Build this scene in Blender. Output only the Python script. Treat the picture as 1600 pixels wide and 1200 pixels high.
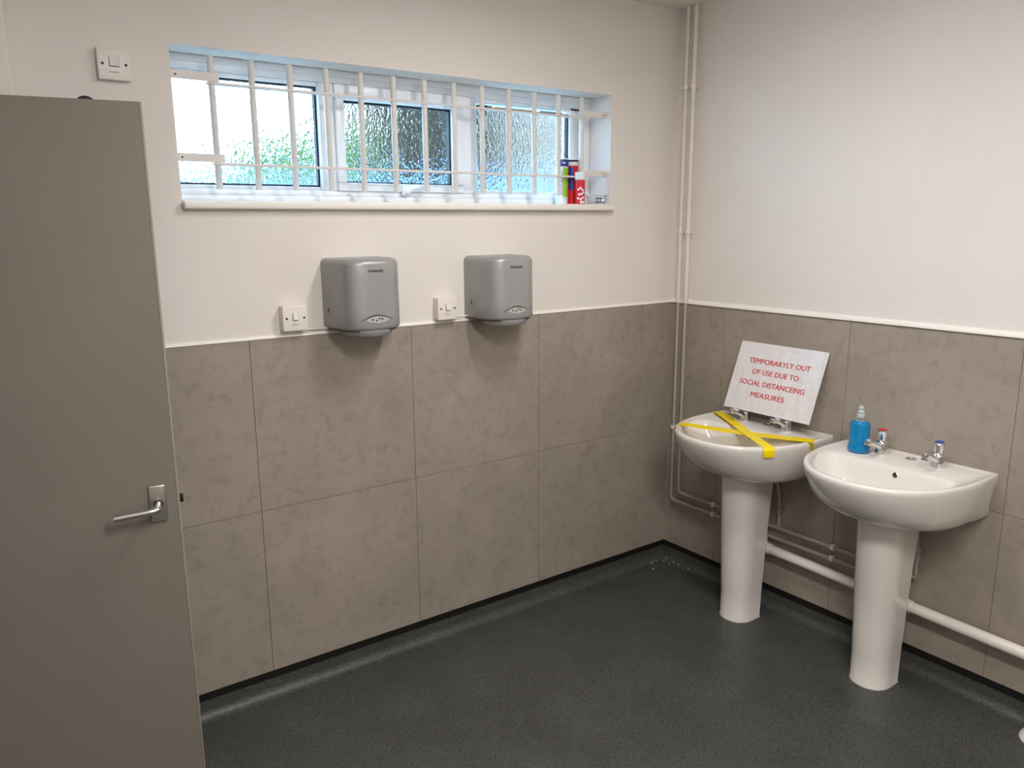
import bpy, bmesh, math, random
from mathutils import Vector, Matrix
random.seed(4)
for o in list(bpy.data.objects): bpy.data.objects.remove(o, do_unlink=True)
scene = bpy.context.scene
COL = scene.collection
PI = math.pi

# ------------------------------------------------------------------ camera
cam_d = bpy.data.cameras.new('camera'); cam = bpy.data.objects.new('camera', cam_d); COL.objects.link(cam)
cam_d.sensor_fit = 'HORIZONTAL'; cam_d.sensor_width = 36.0
cam_d.lens = 1226.2253 * 36.0 / 1600.0
cam_d.clip_start = 0.02; cam_d.clip_end = 200
right = Vector((0.8117, -0.5841, -0.0065)).normalized()
fwd = Vector((0.5710, 0.7957, -0.2020)).normalized()
upv = right.cross(fwd).normalized(); right = fwd.cross(upv).normalized()
Mc = Matrix((right, upv, -fwd)).transposed().to_4x4()
Mc.translation = Vector((-2.7866, -2.5806, 1.6702))
cam.matrix_world = Mc
scene.camera = cam

# ------------------------------------------------------------------ sky, exposure
world = bpy.data.worlds.new('overcast_sky'); scene.world = world
world.use_nodes = True
wn = world.node_tree.nodes; wn['Background'].inputs[0].default_value = (0.44, 0.71, 1.0, 1)
wn['Background'].inputs[1].default_value = 14.0
vs = scene.view_settings
vs.view_transform = 'Standard'; vs.look = 'None'; vs.gamma = 1.0; vs.use_curve_mapping = False
vs.exposure = 0.0
LAMP_STRENGTH = 67.0; FILL_STRENGTH = 112.0
LAMP_POS = (-1.23, -1.15); FILL_POS = (-2.0, -2.55)

# ------------------------------------------------------------------ main sizes
ZF = 0.005          # finished floor
ZB = 0.10          # bottom of the wall tiles
ZM = 0.7018        # tile course joint
ZD = 1.2955        # top of the tiles
ZC = 2.578         # ceiling
XL = -3.14         # left wall
YF = -3.45         # wall behind the camera
TF = 0.006         # tile face stands this far off the wall
WX0, WX1, WZ0, WZ1 = -2.168, -0.408, 1.7422, 2.1923   # window opening

# ------------------------------------------------------------------ materials
def srgb(r, g, b):
    def f(c):
        c /= 255.0
        return c/12.92 if c <= 0.04045 else ((c+0.055)/1.055)**2.4
    return (f(r), f(g), f(b), 1.0)
MATS = {}
def mat(name, col, rough=0.5, metal=0.0, spec=0.5, col2=None, nscale=8.0, ndetail=6.0, lo=0.35, hi=0.65,
        bump=0.0, bscale=60.0, coat=0.0, trans=0.0, ior=1.45, emit=None, estr=0.0, aniso_scale=None):
    m = bpy.data.materials.new(name); m.use_nodes = True
    nt = m.node_tree; p = nt.nodes['Principled BSDF']
    p.inputs['Base Color'].default_value = col
    p.inputs['Roughness'].default_value = rough
    p.inputs['Metallic'].default_value = metal
    p.inputs['Specular IOR Level'].default_value = spec
    p.inputs['Coat Weight'].default_value = coat
    p.inputs['Coat Roughness'].default_value = 0.06
    p.inputs['Transmission Weight'].default_value = trans
    p.inputs['IOR'].default_value = ior
    if emit is not None:
        p.inputs['Emission Color'].default_value = emit; p.inputs['Emission Strength'].default_value = estr
    tc = nt.nodes.new('ShaderNodeTexCoord')
    vec = tc.outputs['Object']
    if aniso_scale:
        mp = nt.nodes.new('ShaderNodeMapping'); mp.inputs['Scale'].default_value = aniso_scale
        nt.links.new(vec, mp.inputs['Vector']); vec = mp.outputs['Vector']
    if col2 is not None:
        nz = nt.nodes.new('ShaderNodeTexNoise'); nz.inputs['Scale'].default_value = nscale; nz.inputs['Detail'].default_value = ndetail
        nz.inputs['Roughness'].default_value = 0.62
        cr = nt.nodes.new('ShaderNodeValToRGB')
        cr.color_ramp.elements[0].position = lo; cr.color_ramp.elements[0].color = col
        cr.color_ramp.elements[1].position = hi; cr.color_ramp.elements[1].color = col2
        nt.links.new(vec, nz.inputs['Vector']); nt.links.new(nz.outputs['Fac'], cr.inputs['Fac'])
        nt.links.new(cr.outputs['Color'], p.inputs['Base Color'])
    if bump > 0:
        bz = nt.nodes.new('ShaderNodeTexNoise'); bz.inputs['Scale'].default_value = bscale; bz.inputs['Detail'].default_value = 3
        bp = nt.nodes.new('ShaderNodeBump'); bp.inputs['Strength'].default_value = bump; bp.inputs['Distance'].default_value = 0.01
        nt.links.new(vec, bz.inputs['Vector']); nt.links.new(bz.outputs['Fac'], bp.inputs['Height'])
        nt.links.new(bp.outputs['Normal'], p.inputs['Normal'])
        if coat > 0: nt.links.new(bp.outputs['Normal'], p.inputs['Coat Normal'])
    MATS[name] = m
    return m

mat('wall_paint', srgb(229, 224, 218), 0.62, col2=srgb(226, 220, 213), nscale=2.0, bump=0.03, bscale=25)
mat('ceiling_paint', srgb(229, 225, 219), 0.8, bump=0.03, bscale=30)
mat('trim_white', srgb(238, 234, 226), 0.35)
mat('tile_backing', srgb(120, 112, 100), 0.8)
mat('door_paint', srgb(131, 125, 115), 0.42, col2=srgb(128, 122, 112), nscale=3.0, bump=0.015, bscale=90)
mat('lipping', srgb(158, 150, 138), 0.5)
mat('upvc', srgb(236, 240, 244), 0.28)
mat('bar_white', srgb(224, 220, 214), 0.4)
mat('gasket', srgb(26, 30, 34), 0.6)
mat('ceramic', srgb(229, 225, 218), 0.08, coat=0.6)
mat('chrome', (0.82, 0.82, 0.84, 1), 0.09, metal=1.0)
mat('satin_metal', (0.62, 0.61, 0.58, 1), 0.32, metal=1.0)
mat('dryer_silver', srgb(158, 158, 157), 0.36, metal=0.25, bump=0.008, bscale=300)
mat('dryer_dark', srgb(70, 68, 64), 0.5)
mat('dryer_lens', srgb(184, 183, 179), 0.15, coat=0.4)
mat('black_plastic', srgb(22, 20, 20), 0.45)
mat('switch_white', srgb(232, 226, 220), 0.32)
mat('slot_dark', srgb(70, 64, 60), 0.6)
mat('red_cap', srgb(206, 54, 48), 0.3)
mat('blue_cap', srgb(52, 84, 176), 0.3)
mat('tape_yellow', srgb(255, 226, 0), 0.38)
mat('paper', srgb(226, 224, 226), 0.16, coat=0.9, bump=1.0, bscale=13.0, aniso_scale=(1, 1.7, 1.0))
mat('red_ink', srgb(200, 48, 58), 0.3)
mat('pipe_white', srgb(226, 218, 206), 0.38)
mat('pipe_taupe', srgb(172, 163, 150), 0.42)
mat('waste_white', srgb(232, 226, 218), 0.32)
mat('clip_white', srgb(232, 224, 212), 0.4)
mat('tube_white', srgb(228, 236, 240), 0.35)
mat('tube_blue', srgb(30, 52, 140), 0.35)
mat('tube_green', srgb(150, 196, 64), 0.35)
mat('tube_red', srgb(214, 34, 44), 0.35)
mat('print_dark', srgb(28, 36, 60), 0.5)
mat('clear_plastic', (0.95, 0.97, 0.98, 1), 0.05, trans=0.9, ior=1.2)
mat('crumb', srgb(238, 238, 234), 0.6)
mat('soap_blue', srgb(0, 150, 214), 0.1, trans=0.35, ior=1.33, coat=0.4)
mat('bottle_clear', (0.86, 0.94, 0.96, 1), 0.06, trans=0.85, ior=1.3)
mat('bottle_cap', srgb(206, 222, 220), 0.25, trans=0.25, ior=1.3)
mat('hole_dark', srgb(60, 54, 48), 0.5)
mat('lamp_base', srgb(236, 236, 236), 0.4)
mat('lamp_glow', (1, 1, 1, 1), 0.5, emit=(1.0, 0.955, 0.94, 1), estr=LAMP_STRENGTH)
mat('fill_glow', (1, 1, 1, 1), 0.5, emit=(1.0, 0.955, 0.94, 1), estr=FILL_STRENGTH)
mat('fence_blue', srgb(84, 104, 132), 0.6)
mat('leaf_light', srgb(92, 112, 48), 0.6, col2=srgb(68, 92, 30), nscale=6)
mat('leaf_dark', srgb(66, 62, 50), 0.7, col2=srgb(46, 46, 38), nscale=5)
mat('bark', srgb(80, 66, 54), 0.9)
mat('render_grey', srgb(114, 92, 71), 0.8, col2=srgb(98, 80, 63), nscale=3)
mat('roof_dark', srgb(74, 70, 70), 0.8)
mat('grass', srgb(46, 58, 28), 0.9, col2=srgb(36, 48, 22), nscale=10)
mat('bounce_paving', srgb(160, 158, 154), 0.9)

def tile_mat():
    m = bpy.data.materials.new('wall_tile_stone'); m.use_nodes = True
    nt = m.node_tree; N = nt.nodes; L = nt.links; p = N['Principled BSDF']
    tc = N.new('ShaderNodeTexCoord')
    mp = N.new('ShaderNodeMapping'); L.new(tc.outputs['Object'], mp.inputs['Vector'])
    # clouds
    n1 = N.new('ShaderNodeTexNoise'); n1.inputs['Scale'].default_value = 3.2; n1.inputs['Detail'].default_value = 5
    n1.inputs['Roughness'].default_value = 0.6; n1.inputs['Distortion'].default_value = 0.5
    n2 = N.new('ShaderNodeTexNoise'); n2.inputs['Scale'].default_value = 22; n2.inputs['Detail'].default_value = 6; n2.inputs['Roughness'].default_value = 0.7
    n2.inputs['Distortion'].default_value = 0.4
    for n in (n1, n2): L.new(mp.outputs['Vector'], n.inputs['Vector'])
    r1 = N.new('ShaderNodeValToRGB')
    r1.color_ramp.elements[0].position = 0.30; r1.color_ramp.elements[0].color = srgb(147, 138, 127)
    r1.color_ramp.elements[1].position = 0.70; r1.color_ramp.elements[1].color = srgb(163, 153, 141)
    L.new(n1.outputs['Fac'], r1.inputs['Fac'])
    r2 = N.new('ShaderNodeValToRGB')
    r2.color_ramp.elements[0].position = 0.30; r2.color_ramp.elements[0].color = (0.76, 0.76, 0.76, 1)
    r2.color_ramp.elements[1].position = 0.50; r2.color_ramp.elements[1].color = (1.03, 1.03, 1.03, 1)
    L.new(n2.outputs['Fac'], r2.inputs['Fac'])
    mx = N.new('ShaderNodeMix'); mx.data_type = 'RGBA'; mx.blend_type = 'MULTIPLY'; mx.inputs['Factor'].default_value = 0.75
    L.new(r1.outputs['Color'], mx.inputs[6]); L.new(r2.outputs['Color'], mx.inputs[7])
    L.new(mx.outputs[2], p.inputs['Base Color'])
    p.inputs['Roughness'].default_value = 0.5; p.inputs['Specular IOR Level'].default_value = 0.35
    bp = N.new('ShaderNodeBump'); bp.inputs['Strength'].default_value = 0.06; bp.inputs['Distance'].default_value = 0.004
    L.new(n2.outputs['Fac'], bp.inputs['Height']); L.new(bp.outputs['Normal'], p.inputs['Normal'])
    MATS['tile'] = m
tile_mat()

def floor_mat():
    m = bpy.data.materials.new('floor_vinyl'); m.use_nodes = True
    nt = m.node_tree; N = nt.nodes; L = nt.links; p = N['Principled BSDF']
    tc = N.new('ShaderNodeTexCoord')
    n1 = N.new('ShaderNodeTexNoise'); n1.inputs['Scale'].default_value = 240; n1.inputs['Detail'].default_value = 2
    n2 = N.new('ShaderNodeTexNoise'); n2.inputs['Scale'].default_value = 3.5; n2.inputs['Detail'].default_value = 6; n2.inputs['Roughness'].default_value = 0.65
    vo = N.new('ShaderNodeTexVoronoi'); vo.inputs['Scale'].default_value = 110
    for n in (n1, n2, vo): L.new(tc.outputs['Object'], n.inputs['Vector'])
    r1 = N.new('ShaderNodeValToRGB')
    r1.color_ramp.elements[0].position = 0.35; r1.color_ramp.elements[0].color = srgb(42, 44, 43)
    r1.color_ramp.elements[1].position = 0.68; r1.color_ramp.elements[1].color = srgb(92, 94, 90)
    L.new(n1.outputs['Fac'], r1.inputs['Fac'])
    r3 = N.new('ShaderNodeValToRGB')
    r3.color_ramp.elements[0].position = 0.0; r3.color_ramp.elements[0].color = (1, 1, 1, 1)
    r3.color_ramp.elements[1].position = 0.10; r3.color_ramp.elements[1].color = (0, 0, 0, 1)
    L.new(vo.outputs['Distance'], r3.inputs['Fac'])
    mx = N.new('ShaderNodeMix'); mx.data_type = 'RGBA'
    L.new(r3.outputs['Color'], mx.inputs['Factor']); L.new(r1.outputs['Color'], mx.inputs[6]); mx.inputs[7].default_value = srgb(150, 152, 148)
    m2 = N.new('ShaderNodeMix'); m2.data_type = 'RGBA'; m2.blend_type = 'MULTIPLY'; m2.inputs['Factor'].default_value = 1
    r2 = N.new('ShaderNodeValToRGB'); r2.color_ramp.elements[0].color = (0.8, 0.8, 0.8, 1); r2.color_ramp.elements[1].color = (1.15, 1.15, 1.15, 1)
    r2.color_ramp.elements[0].position = 0.3; r2.color_ramp.elements[1].position = 0.7
    L.new(n2.outputs['Fac'], r2.inputs['Fac'])
    L.new(mx.outputs[2], m2.inputs[6]); L.new(r2.outputs['Color'], m2.inputs[7])
    L.new(m2.outputs[2], p.inputs['Base Color'])
    p.inputs['Roughness'].default_value = 0.46; p.inputs['Specular IOR Level'].default_value = 0.5
    bp = N.new('ShaderNodeBump'); bp.inputs['Strength'].default_value = 0.15; bp.inputs['Distance'].default_value = 0.001
    L.new(n1.outputs['Fac'], bp.inputs['Height']); L.new(bp.outputs['Normal'], p.inputs['Normal'])
    MATS['floor'] = m
floor_mat()

def glass_mat():
    m = bpy.data.materials.new('rippled_glass'); m.use_nodes = True
    nt = m.node_tree; N = nt.nodes; L = nt.links
    for n in list(N): N.remove(n)
    out = N.new('ShaderNodeOutputMaterial'); rf = N.new('ShaderNodeBsdfRefraction'); gl = N.new('ShaderNodeBsdfGlossy')
    rf.inputs['IOR'].default_value = 1.35; rf.inputs['Roughness'].default_value = 0.0; rf.inputs['Color'].default_value = (0.93, 0.97, 0.98, 1)
    gl.inputs['Roughness'].default_value = 0.08
    mx = N.new('ShaderNodeMixShader'); mx.inputs[0].default_value = 0.06
    tc = N.new('ShaderNodeTexCoord'); mp = N.new('ShaderNodeMapping'); mp.inputs['Scale'].default_value = (1.25, 1, 0.8)
    n1 = N.new('ShaderNodeTexNoise'); n1.inputs['Scale'].default_value = 62; n1.inputs['Detail'].default_value = 1.5; n1.inputs['Distortion'].default_value = 0.7
    bp = N.new('ShaderNodeBump'); bp.inputs['Strength'].default_value = 0.44; bp.inputs['Distance'].default_value = 0.006
    L.new(tc.outputs['Object'], mp.inputs['Vector']); L.new(mp.outputs['Vector'], n1.inputs['Vector']); L.new(n1.outputs['Fac'], bp.inputs['Height'])
    for s in (rf, gl): L.new(bp.outputs['Normal'], s.inputs['Normal'])
    L.new(rf.outputs[0], mx.inputs[1]); L.new(gl.outputs[0], mx.inputs[2]); L.new(mx.outputs[0], out.inputs['Surface'])
    MATS['ripple_glass'] = m
glass_mat()

# ------------------------------------------------------------------ mesh helpers (all in world coordinates)
WOFF = {}
def thing(name, label, cat, loc, group=None):
    o = bpy.data.objects.new(name, None); COL.objects.link(o); o.location = loc; o.empty_display_size = 0.05
    WOFF[o.name] = Vector(loc)
    if label: o['label'] = label
    if cat: o['category'] = cat
    if group: o['group'] = group
    return o
def tag(o, label, cat=None, group=None, kind=None):
    if label: o['label'] = label
    if cat: o['category'] = cat
    if group: o['group'] = group
    if kind: o['kind'] = kind
    return o
def obj(name, bm, m, parent=None, smooth=40, origin=None):
    bmesh.ops.recalc_face_normals(bm, faces=bm.faces[:])
    off = Vector((0, 0, 0))
    if parent is not None: off = WOFF[parent.name]
    wo = Vector(origin) if origin is not None else (off.copy() if parent is not None else None)
    if wo is None:
        xs = [v.co for v in bm.verts]
        wo = Vector(((min(v.x for v in xs)+max(v.x for v in xs))/2, (min(v.y for v in xs)+max(v.y for v in xs))/2, min(v.z for v in xs)))
    bmesh.ops.translate(bm, verts=bm.verts[:], vec=-wo)
    me = bpy.data.meshes.new(name); bm.to_mesh(me); bm.free()
    me.materials.append(MATS[m] if isinstance(m, str) else m)
    if smooth:
        me.shade_smooth(); me.set_sharp_from_angle(angle=math.radians(smooth))
    o = bpy.data.objects.new(name, me); COL.objects.link(o)
    if parent is not None: o.parent = parent
    o.location = wo - off
    WOFF[o.name] = wo
    return o
def struct(name, bm, m, label=None, **k):
    o = obj(name, bm, m, origin=k.pop('origin', (0, 0, 0)), **k); o['kind'] = 'structure'
    if label: o['label'] = label
    return o
def box(bm, a, b, bev=0.0, seg=2):
    a, b = Vector(a), Vector(b)
    lo = Vector((min(a.x, b.x), min(a.y, b.y), min(a.z, b.z))); hi = Vector((max(a.x, b.x), max(a.y, b.y), max(a.z, b.z)))
    r = bmesh.ops.create_cube(bm, size=1.0)
    vs_ = r['verts']; s = hi-lo; c = (hi+lo)/2
    for v in vs_: v.co = Vector((v.co.x*s.x+c.x, v.co.y*s.y+c.y, v.co.z*s.z+c.z))
    if bev > 0:
        es = list({e for v in vs_ for e in v.link_edges})
        bmesh.ops.bevel(bm, geom=es, offset=bev, segments=seg, affect='EDGES', profile=0.5)
    return bm
def B(a, b, bev=0.0, seg=2): return box(bmesh.new(), a, b, bev, seg)
def loft(bm, rings, close=True, cap0=True, cap1=True):
    vr = [[bm.verts.new(p) for p in r] for r in rings]
    n = len(rings[0])
    for i in range(len(vr)-1):
        for j in range(n if close else n-1):
            k = (j+1) % n
            bm.faces.new((vr[i][j], vr[i][k], vr[i+1][k], vr[i+1][j]))
    if cap0: bm.faces.new(list(reversed(vr[0])))
    if cap1: bm.faces.new(vr[-1])
    return bm
def frame_of(d):
    d = d.normalized(); a = Vector((0, 0, 1)) if abs(d.z) < 0.9 else Vector((1, 0, 0))
    u = d.cross(a).normalized(); return u, d.cross(u).normalized()
def lathe(bm, base, axis, prof, seg=24):
    """prof: list of (radius, distance along axis)"""
    base = Vector(base); axis = Vector(axis).normalized(); u, w = frame_of(axis)
    rings = []
    for r, h in prof:
        r = max(r, 1e-4)
        rings.append([base+axis*h+(u*math.cos(2*PI*j/seg)+w*math.sin(2*PI*j/seg))*r for j in range(seg)])
    return loft(bm, rings)
def tube(bm, pts, r, seg=14, rs=None):
    pts = [Vector(p) for p in pts]; rings = []; u = None
    for i, p in enumerate(pts):
        d = (pts[min(i+1, len(pts)-1)]-pts[max(i-1, 0)]).normalized()
        if u is None: u, w = frame_of(d)
        else:
            u = (u-d*u.dot(d)).normalized(); w = d.cross(u).normalized()
        rr = rs[i] if rs else r
        rings.append([p+(u*math.cos(2*PI*j/seg)+w*math.sin(2*PI*j/seg))*rr for j in range(seg)])
    return loft(bm, rings)
def bend(pts, rad, n=6):
    """round the corners of a polyline"""
    pts = [Vector(p) for p in pts]; out = [pts[0]]
    for i in range(1, len(pts)-1):
        a = (pts[i-1]-pts[i]); b = (pts[i+1]-pts[i]); r = min(rad, a.length*0.45, b.length*0.45)
        pa = pts[i]+a.normalized()*r; pb = pts[i]+b.normalized()*r
        for k in range(n+1):
            t = k/n; out.append(pa*(1-t)**2+pts[i]*2*t*(1-t)+pb*t*t)
    out.append(pts[-1]); return out
def copy_tree(o, parent=None):
    c = o.copy(); COL.objects.link(c); c.parent = parent
    for ch in list(o.children): copy_tree(ch, c)
    return c

# ------------------------------------------------------------------ the room shell
WT = 0.30
bm = bmesh.new()
for a, b in [((XL-0.2, 0, -0.05), (0.25, WT, WZ0)), ((XL-0.2, 0, WZ1), (0.25, WT, ZC+0.1)), ((XL-0.2, 0, WZ0), (WX0, WT, WZ1)), ((WX1, 0, WZ0), (0.25, WT, WZ1))]: box(bm, a, b)
wall_back = struct('wall_back', bm, 'wall_paint', 'white painted wall with the barred window', smooth=0)
wall_right = struct('wall_right', B((0, 0, -0.05), (0.25, YF-0.2, ZC+0.1)), 'wall_paint', 'white painted wall behind the washbasins', smooth=0)
DY0, DY1, DH = -0.19, -1.03, 1.985     # door opening in the left wall
bm = bmesh.new()
for a, b in [((XL, 0, -0.05), (XL-0.15, DY0, ZC+0.1)), ((XL, DY1, -0.05), (XL-0.15, YF-0.2, ZC+0.1)), ((XL, DY0, DH), (XL-0.15, DY1, ZC+0.1))]: box(bm, a, b)
wall_left = struct('wall_left', bm, 'wall_paint', 'white wall with the doorway', smooth=0)
bm = bmesh.new()   # lobby outside the doorway
for a, b in [((XL-1.3, 0.1, -0.05), (XL-1.4, -1.6, ZC)), ((XL-0.15, 0.1, -0.05), (XL-1.4, 0.2, ZC)), ((XL-0.15, -1.5, -0.05), (XL-1.4, -1.6, ZC)), ((XL-0.15, 0.1, ZC), (XL-1.4, -1.6, ZC+0.1))]: box(bm, a, b)
struct('wall_lobby', bm, 'wall_paint', smooth=0)
wall_front = struct('wall_front', B((XL-0.2, YF, -0.05), (0.25, YF-0.15, ZC+0.1)), 'wall_paint', smooth=0)
ceiling = struct('ceiling', B((XL-0.2, WT, ZC), (0.25, YF-0.2, ZC+0.12)), 'ceiling_paint', 'flat white painted ceiling', smooth=0)
floor = struct('floor', B((XL-1.4, 0.0, ZF-0.06), (0.0, YF, ZF)), 'floor', 'dark grey speckled safety vinyl floor', smooth=0)
struct('trim_3', B((XL, 0, ZD+0.3), (-2.578, -0.07, ZC), 0.007, 3), 'wall_paint', 'white boxed section of wall behind the door top', smooth=40)

# coved vinyl skirtings
def cove(bm, horizontal_axis, a, b):
    r = 0.036; prof = []
    for k in range(11):
        t = k/10*PI/2
        prof.append((r-r*math.sin(t), r-r*math.cos(t)))      # (distance from wall, height)
    prof.append((0.0, ZB-ZF-0.0)); prof.append((-0.002, ZB-ZF)); prof.append((-0.002, -0.01)); prof.append((r, -0.01))
    rings = []
    for s in (a, b):
        rings.append([Vector((s, -d-0.003, ZF+h+0.0006)) if horizontal_axis == 'x' else Vector((-d-0.003, s, ZF+h+0.0006)) for d, h in prof])
    return loft(bm, rings)
bb = struct('baseboard_back', cove(bmesh.new(), 'x', XL, -0.001), 'floor', 'dark vinyl cove turned up the window wall', smooth=30)
br = struct('baseboard_right', cove(bmesh.new(), 'y', -0.001, YF), 'floor', 'dark vinyl cove turned up behind the washbasins', smooth=30)
MATS['capping'] = mat('capping', srgb(16, 16, 16), 0.6)
obj('capping_strip', B((XL, -0.0005, ZB-0.026), (-0.004, -0.0062, ZB-0.0005)), 'capping', bb)
obj('capping_strip', B((-0.0005, -0.004, ZB-0.026), (-0.0062, YF, ZB-0.0005)), 'capping', br)

# wall tiles, each its own piece, with the board they are bonded to showing dark in the joints
G = 0.0008
def tiles(wall, axis, edges):
    if axis == 'x': obj('tile_board', B((edges[0], -0.0002, ZB), (edges[-1], -0.0030, ZD)), 'tile_backing', wall, smooth=0)
    else: obj('tile_board', B((-0.0002, edges[0], ZB), (-0.0030, edges[-1], ZD)), 'tile_backing', wall, smooth=0)
    for i in range(len(edges)-1):
        for z0, z1 in ((ZB, ZM), (ZM, ZD)):
            s0, s1 = edges[i], edges[i+1]
            sg = 1 if s1 > s0 else -1
            s0 += sg*G; s1 -= sg*G
            jz = random.uniform(-0.0003, 0.0003)
            if axis == 'x': bm = B((s0, -0.0031, z0+G), (s1, -TF+jz, z1-G), 0.0008, 1)
            else: bm = B((-0.0031, s0, z0+G), (-TF+jz, s1, z1-G), 0.0008, 1)
            obj('wall_tile', bm, 'tile', wall, smooth=0)
J1 = -1.9996
tiles(wall_back, 'x', [XL, J1-0.6, J1, J1+0.6, J1+1.2, J1+1.8, -TF])
tiles(wall_right, 'y', [-0.004, -0.3196, -0.9196, -1.5206, -2.1206, -2.7206, YF])
obj('lower_panel', B((XL, DY1-0.08, ZB), (XL+0.006, YF, ZD)), 'tile', wall_left, smooth=0)
obj('lower_panel', B((XL, YF, ZB), (0, YF+0.006, ZD)), 'tile', wall_front, smooth=0)

# quadrant bead on top of the tiles
def bead(axis, a, b, r):
    bm = bmesh.new(); rings = []
    prof = [(0.0, 0.0)]+[(r*math.cos(k/8*PI/2), r*1.25*math.sin(k/8*PI/2)) for k in range(9)]
    for s in (a, b):
        rings.append([Vector((s, -d-0.0002, ZD+0.0002+h)) if axis == 'x' else Vector((-d-0.0002, s, ZD+0.0002+h)) for d, h in prof])
    return loft(bm, rings)
struct('trim_1', bead('x', XL, -0.0002, 0.0085), 'trim_white', 'white bead along the tile tops under the window', smooth=50)
struct('trim_2', bead('y', -0.010, YF, 0.0145), 'trim_white', 'white bead along the tile tops above the washbasins', smooth=50)

# ------------------------------------------------------------------ window
win = thing('window_1', 'long high white window of three rippled glass panes', None, (-1.288, 0.15, WZ0)); win['kind'] = 'structure'
FY0, FY1 = 0.136, 0.205
GZ = {'l': (1.797, 2.137), 'c': (1.813, 2.099), 'r': (1.79, 2.124)}
# outer frame: head with steps, jambs, cill
bm = bmesh.new()
box(bm, (WX0, FY0, 2.150), (WX1, FY1, WZ1-0.0005), 0.003)
box(bm, (WX0, FY0-0.012, 2.172), (WX1, FY0+0.01, WZ1-0.0005), 0.003)
box(bm, (WX0, FY0+0.012, 2.136), (WX1, FY1, 2.152), 0.003)
obj('frame_head', bm, 'upvc', win)
bm = bmesh.new()
box(bm, (WX0, FY0-0.016, WZ0+0.0005), (WX1, FY1, WZ0+0.022), 0.004)
box(bm, (WX0, FY0, WZ0+0.0215), (WX1, FY1, WZ0+0.042), 0.004)
box(bm, (WX0, FY0+0.014, WZ0+0.041), (WX1, FY1, 1.797), 0.004)
obj('frame_cill', bm, 'upvc', win)
bm = bmesh.new(); box(bm, (WX0+0.0005, FY0, WZ0+0.042), (WX0+0.02, FY1, 2.150), 0.003); obj('jamb', bm, 'upvc', win)
bm = bmesh.new(); box(bm, (WX1-0.045, FY0, WZ0+0.042), (WX1-0.0005, FY1, 2.150), 0.003); box(bm, (WX1-0.103, FY0+0.012, WZ0+0.042), (WX1-0.04, FY1, 2.150), 0.004); obj('jamb', bm, 'upvc', win)
bm = bmesh.new(); box(bm, (-1.655, FY0, WZ0+0.042), (-1.60, FY1, 2.150), 0.004); obj('mullion', bm, 'upvc', win)
bm = bmesh.new(); box(bm, (-1.07, FY0, WZ0+0.042), (-0.999, FY1, 2.150), 0.004); obj('mullion', bm, 'upvc', win)
# opening light in the middle
cs = obj('casement', (lambda b: (box(b, (-1.60, FY0-0.012, 1.784), (-1.07, FY1-0.02, 1.813), 0.004), box(b, (-1.60, FY0-0.012, 2.099), (-1.07, FY1-0.02, 2.148), 0.004),
      box(b, (-1.60, FY0-0.012, 1.813), (-1.566, FY1-0.02, 2.099), 0.004), box(b, (-1.108, FY0-0.012, 1.813), (-1.07, FY1-0.02, 2.099), 0.004))[-1])(bmesh.new()), 'upvc', win)
hb = bmesh.new()
box(hb, (-1.352, 0.112, 1.772), (-1.326, 0.124, 1.812), 0.003)
tube(hb, bend([(-1.338, 0.112, 1.780), (-1.338, 0.096, 1.782), (-1.318, 0.092, 1.800), (-1.262, 0.094, 1.803)], 0.012), 0.0075, 10)
wh = obj('window_handle', hb, 'upvc', cs)
wl = bmesh.new(); lathe(wl, (-1.300, 0.0855, 1.802), (0, 1, 0), [(0.004, 0), (0.004, 0.004)], 12)
# gaskets and panes
def pane(k, x0, x1):
    z0, z1 = GZ[k]; yg = 0.172
    bm = bmesh.new(); w = 0.006
    for a, b in [((x0, yg-0.011, z0), (x1, yg+0.011, z0+w)), ((x0, yg-0.011, z1-w), (x1, yg+0.011, z1)), ((x0, yg-0.011, z0+w), (x0+w, yg+0.011, z1-w)), ((x1-w, yg-0.011, z0+w), (x1, yg+0.011, z1-w))]: box(bm, a, b)
    obj('gasket', bm, 'gasket', win, smooth=0)
    obj('glass_pane', B((x0+0.002, yg-0.003, z0+0.002), (x1-0.002, yg+0.003, z1-0.002)), 'ripple_glass', win, smooth=0)
pane('l', WX0+0.02, -1.655); pane('c', -1.566, -1.108); pane('r', -0.999, WX1-0.103)
wl.free()
# board that closes the outside of the left pane frame height
sill = obj('window_board', B((WX0-0.002, -0.030, 1.7155), (WX1+0.003, -0.0005, 1.7385), 0.006, 3), 'trim_white', win)
obj('board_top', B((WX0+0.001, -0.004, WZ0-0.003), (WX1-0.001, FY0-0.017, WZ0+0.0004)), 'trim_white', win, smooth=0)

# ------------------------------------------------------------------ window bars
bars = thing('window_security_bars', 'white painted steel security bars fixed across the window recess', 'bars', (-1.288, 0.05, 1.779))
for k in range(13):
    x = -2.0385+0.12575*k
    obj('upright_bar', lathe(bmesh.new(), (x, 0.05, 1.779), (0, 0, 1), [(0.009, 0), (0.0102, 0.001), (0.0102, 0.397), (0.009, 0.3985)], 12), 'bar_white', bars, smooth=50)
for z in (2.097, 1.856):
    obj('cross_bar', B((-2.055, 0.0375, z-0.0038), (-0.515, 0.0615, z+0.0038), 0.0008, 1), 'bar_white', bars)
    for x0, x1 in ((WX0+0.001, -2.018), (-0.545, WX1-0.001)):
        t = obj('fixing_tab', B((x0, 0.036, z+0.0042), (x1, 0.041, z+0.029), 0.001, 1), 'bar_white', bars)
        xx = x1-0.012 if x1 > -1 else x0+0.02
        obj('screw', lathe(bmesh.new(), (xx, 0.0361, z+0.016), (0, -1, 0), [(0.0032, 0), (0.0032, 0.0006), (0.002, 0.0012)], 10), 'slot_dark', t)

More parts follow.
